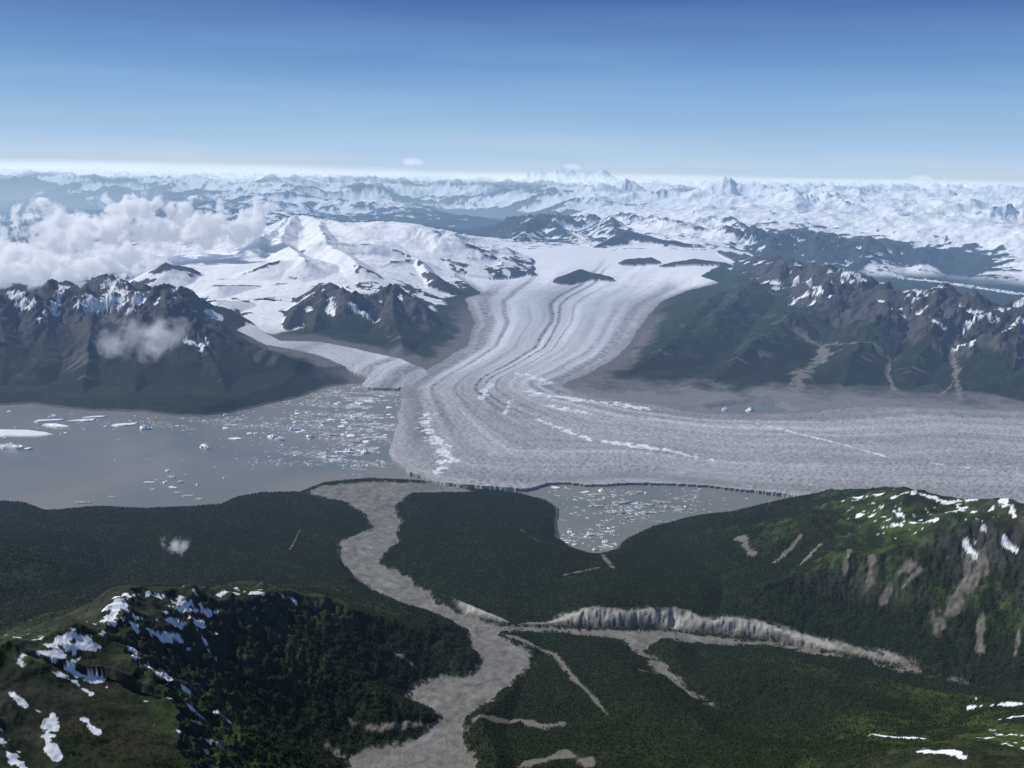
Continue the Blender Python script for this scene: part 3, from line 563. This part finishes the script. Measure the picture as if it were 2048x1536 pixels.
# ------------------------------------------------------------------ clouds
def cloud_mat(name,dens,scale,thr,emit,soft=.12,namp=2.2,fall=.55,ecol=(.70,.80,1,1),det=6,scol=1.):
    m,nt=newmat(name); N=nt.nodes; Lk=nt.links
    o=N.new('ShaderNodeOutputMaterial'); tc=N.new('ShaderNodeTexCoord'); geo=N.new('ShaderNodeNewGeometry')
    ln=N.new('ShaderNodeVectorMath'); ln.operation='LENGTH'; Lk.new(tc.outputs['Object'],ln.inputs[0])
    nz=N.new('ShaderNodeTexNoise'); nz.inputs['Scale'].default_value=scale; nz.inputs['Detail'].default_value=det; nz.inputs['Roughness'].default_value=.62
    Lk.new(geo.outputs['Position'],nz.inputs['Vector'])
    r2=mth(nt,'MULTIPLY',ln.outputs['Value'],ln.outputs['Value'])
    q=mth(nt,'ADD',mth(nt,'MULTIPLY',mth(nt,'SUBTRACT',1.,r2),fall),mth(nt,'MULTIPLY',mth(nt,'SUBTRACT',nz.outputs[0],.5),namp))
    mr=N.new('ShaderNodeMapRange'); mr.interpolation_type='SMOOTHSTEP'; mr.inputs[1].default_value=thr; mr.inputs[2].default_value=thr+soft; mr.inputs[3].default_value=0; mr.inputs[4].default_value=dens
    Lk.new(q,mr.inputs[0])
    sc_=N.new('ShaderNodeVolumeScatter'); sc_.inputs['Color'].default_value=(scol,scol,scol,1); sc_.inputs['Anisotropy'].default_value=.2; Lk.new(mr.outputs[0],sc_.inputs['Density'])
    em=N.new('ShaderNodeEmission'); em.inputs[0].default_value=ecol; Lk.new(mth(nt,'MULTIPLY',mr.outputs[0],emit),em.inputs[1])  # glow added inside the cloud in place of multiply scattered light
    ad=N.new('ShaderNodeAddShader'); Lk.new(sc_.outputs[0],ad.inputs[0]); Lk.new(em.outputs[0],ad.inputs[1]); Lk.new(ad.outputs[0],o.inputs['Volume'])
    return m
mcum=cloud_mat('cumulus',9.,1.5,.50,.33,soft=.20,namp=5.0,det=6); mwisp=cloud_mat('wisp',1.5,2.4,.30,.30,.4,3.2); mpuff=cloud_mat('puff',8,6,.3,.3,.4,3.2)
mtiny=cloud_mat('far_puff',.9,.5,.2,.40,.5,2.4)
mband=cloud_mat('haze_bank',.032,.03,.05,.36,soft=.8,namp=1.6,fall=1.,ecol=(.84,.90,.98,1),det=5,scol=.25)
def cloud(u,v,y,ru,rv,mat,label,depth=1.0):
    x,yy_,z=PY(u,v,y)
    bm=bmesh.new(); bmesh.ops.create_icosphere(bm,subdivisions=4,radius=1.0); me=bpy.data.meshes.new('cloud'); bm.to_mesh(me); bm.free()
    me.materials.append(mat); o=bpy.data.objects.new('cloud',me); o.location=(x,yy_,z); o.scale=(ru/F*y,ru/F*y*depth,rv/F*y); COLL.objects.link(o)
    setp(o,label,'cloud',None,'clouds above the mountains')
LB='bright white puffy cumulus cloud over the snowfield'
cloud(110,480,21,170,85,mcum,LB,.7); cloud(270,458,22,130,82,mcum,LB,.8); cloud(400,458,22.5,110,66,mcum,LB,.8); cloud(500,458,23,85,70,mcum,LB,.8)
cloud(60,545,19.5,190,62,mcum,LB,.6); cloud(250,520,20.5,140,50,mcum,LB,.6); cloud(-90,490,21,150,80,mcum,LB,.8)
cloud(285,665,12.6,120,65,mwisp,'thin grey-white cloud wisp drifting before a dark mountainside',.6)
cloud(350,1088,7.2,36,30,mpuff,'tiny thin white cloud puff above the dark forest')
cloud(822,324,60,36,12,mtiny,'tiny white cumulus top above the horizon'); cloud(1146,334,60,22,9,mtiny,'tiny white cumulus top above the horizon'); cloud(1840,357,60,38,9,mtiny,'tiny white cumulus top above the horizon')
cloud(300,343,105,1100,23,mband,'long pale cloud bank lying along the horizon',.25); cloud(1500,366,100,1000,18,mband,'long pale cloud bank lying along the horizon',.25)
# ------------------------------------------------------------------ sun, sky, camera
EL_=math.radians(44); AZ=math.radians(20)
s=Vector((-math.cos(EL_)*math.cos(AZ),math.cos(EL_)*math.sin(AZ),math.sin(EL_)))
ld=bpy.data.lights.new('sun','SUN'); ld.energy=4.2; ld.angle=math.radians(.5); ld.color=(1,.965,.90)
lo=bpy.data.objects.new('sun',ld); lo.rotation_euler=s.to_track_quat('Z','Y').to_euler(); COLL.objects.link(lo)
w=bpy.data.worlds.new("World"); bpy.context.scene.world=w; w.use_nodes=True; nt=w.node_tree; N=nt.nodes; Lk=nt.links
bg=N['Background']; wo=N['World Output']; sk=N.new('ShaderNodeTexSky'); sk.sky_type='NISHITA'; sk.sun_disc=False
sk.sun_elevation=EL_; sk.sun_rotation=math.atan2(s.x,s.y)%(2*math.pi); sk.altitude=3000; sk.air_density=1.0; sk.dust_density=.4; sk.ozone_density=2.5
Lk.new(sk.outputs[0],bg.inputs[0]); bg.inputs[1].default_value=.10
tc=N.new('ShaderNodeTexCoord'); sx=N.new('ShaderNodeSeparateXYZ'); Lk.new(tc.outputs['Generated'],sx.inputs[0])
nzs=N.new('ShaderNodeTexNoise'); nzs.inputs['Scale'].default_value=3.0; nzs.inputs['Detail'].default_value=6
mp=N.new('ShaderNodeMapping'); mp.inputs['Scale'].default_value=(1,1,16); Lk.new(tc.outputs['Generated'],mp.inputs[0]); Lk.new(mp.outputs[0],nzs.inputs[0])
zz=mth(nt,'ADD',sx.outputs[2],mth(nt,'MULTIPLY',mth(nt,'SUBTRACT',nzs.outputs[0],.5),-.032))
mr=N.new('ShaderNodeMapRange'); mr.inputs[1].default_value=0; mr.inputs[2].default_value=.2; Lk.new(zz,mr.inputs[0])
rp=N.new('ShaderNodeValToRGB'); e=rp.color_ramp.elements; e[0].position=0; e[0].color=(.54,.66,.80,1); e[1].position=1; e[1].color=(.05,.12,.34,1)
for p_,c_ in ((.11,(.43,.60,.80,1)),(.22,(.33,.53,.77,1)),(.36,(.24,.44,.71,1)),(.55,(.15,.31,.60,1)),(.78,(.078,.175,.43,1))):
    q=e.new(p_); q.color=c_
Lk.new(mr.outputs[0],rp.inputs[0])
b2=N.new('ShaderNodeBackground'); Lk.new(rp.outputs[0],b2.inputs[0]); b2.inputs[1].default_value=1.
mf=N.new('ShaderNodeMapRange'); mf.inputs[1].default_value=.16; mf.inputs[2].default_value=.35; mf.inputs[3].default_value=1; mf.inputs[4].default_value=0; Lk.new(sx.outputs[2],mf.inputs[0])
mxs=N.new('ShaderNodeMixShader'); Lk.new(mf.outputs[0],mxs.inputs[0]); Lk.new(bg.outputs[0],mxs.inputs[1]); Lk.new(b2.outputs[0],mxs.inputs[2]); Lk.new(mxs.outputs[0],wo.inputs[0])
sc=bpy.context.scene; sc.view_settings.view_transform='Standard'; sc.view_settings.look='None'; sc.view_settings.exposure=0
cd=bpy.data.cameras.new('camera'); cd.sensor_width=36; cd.lens=36*F/2048; cd.clip_start=.05; cd.clip_end=3000
cam=bpy.data.objects.new('camera',cd); COLL.objects.link(cam)
right=Vector((1,0,0)); upv=Vector((0,sp,cp)); fwd=Vector((0,cp,-sp))
cx=right*cr+upv*sr; cy=upv*cr-right*sr; cz=-fwd
cam.matrix_world=Matrix(((cx.x,cy.x,cz.x,0),(cx.y,cy.y,cz.y,0),(cx.z,cy.z,cz.z,CZ),(0,0,0,1)))
sc.camera=cam
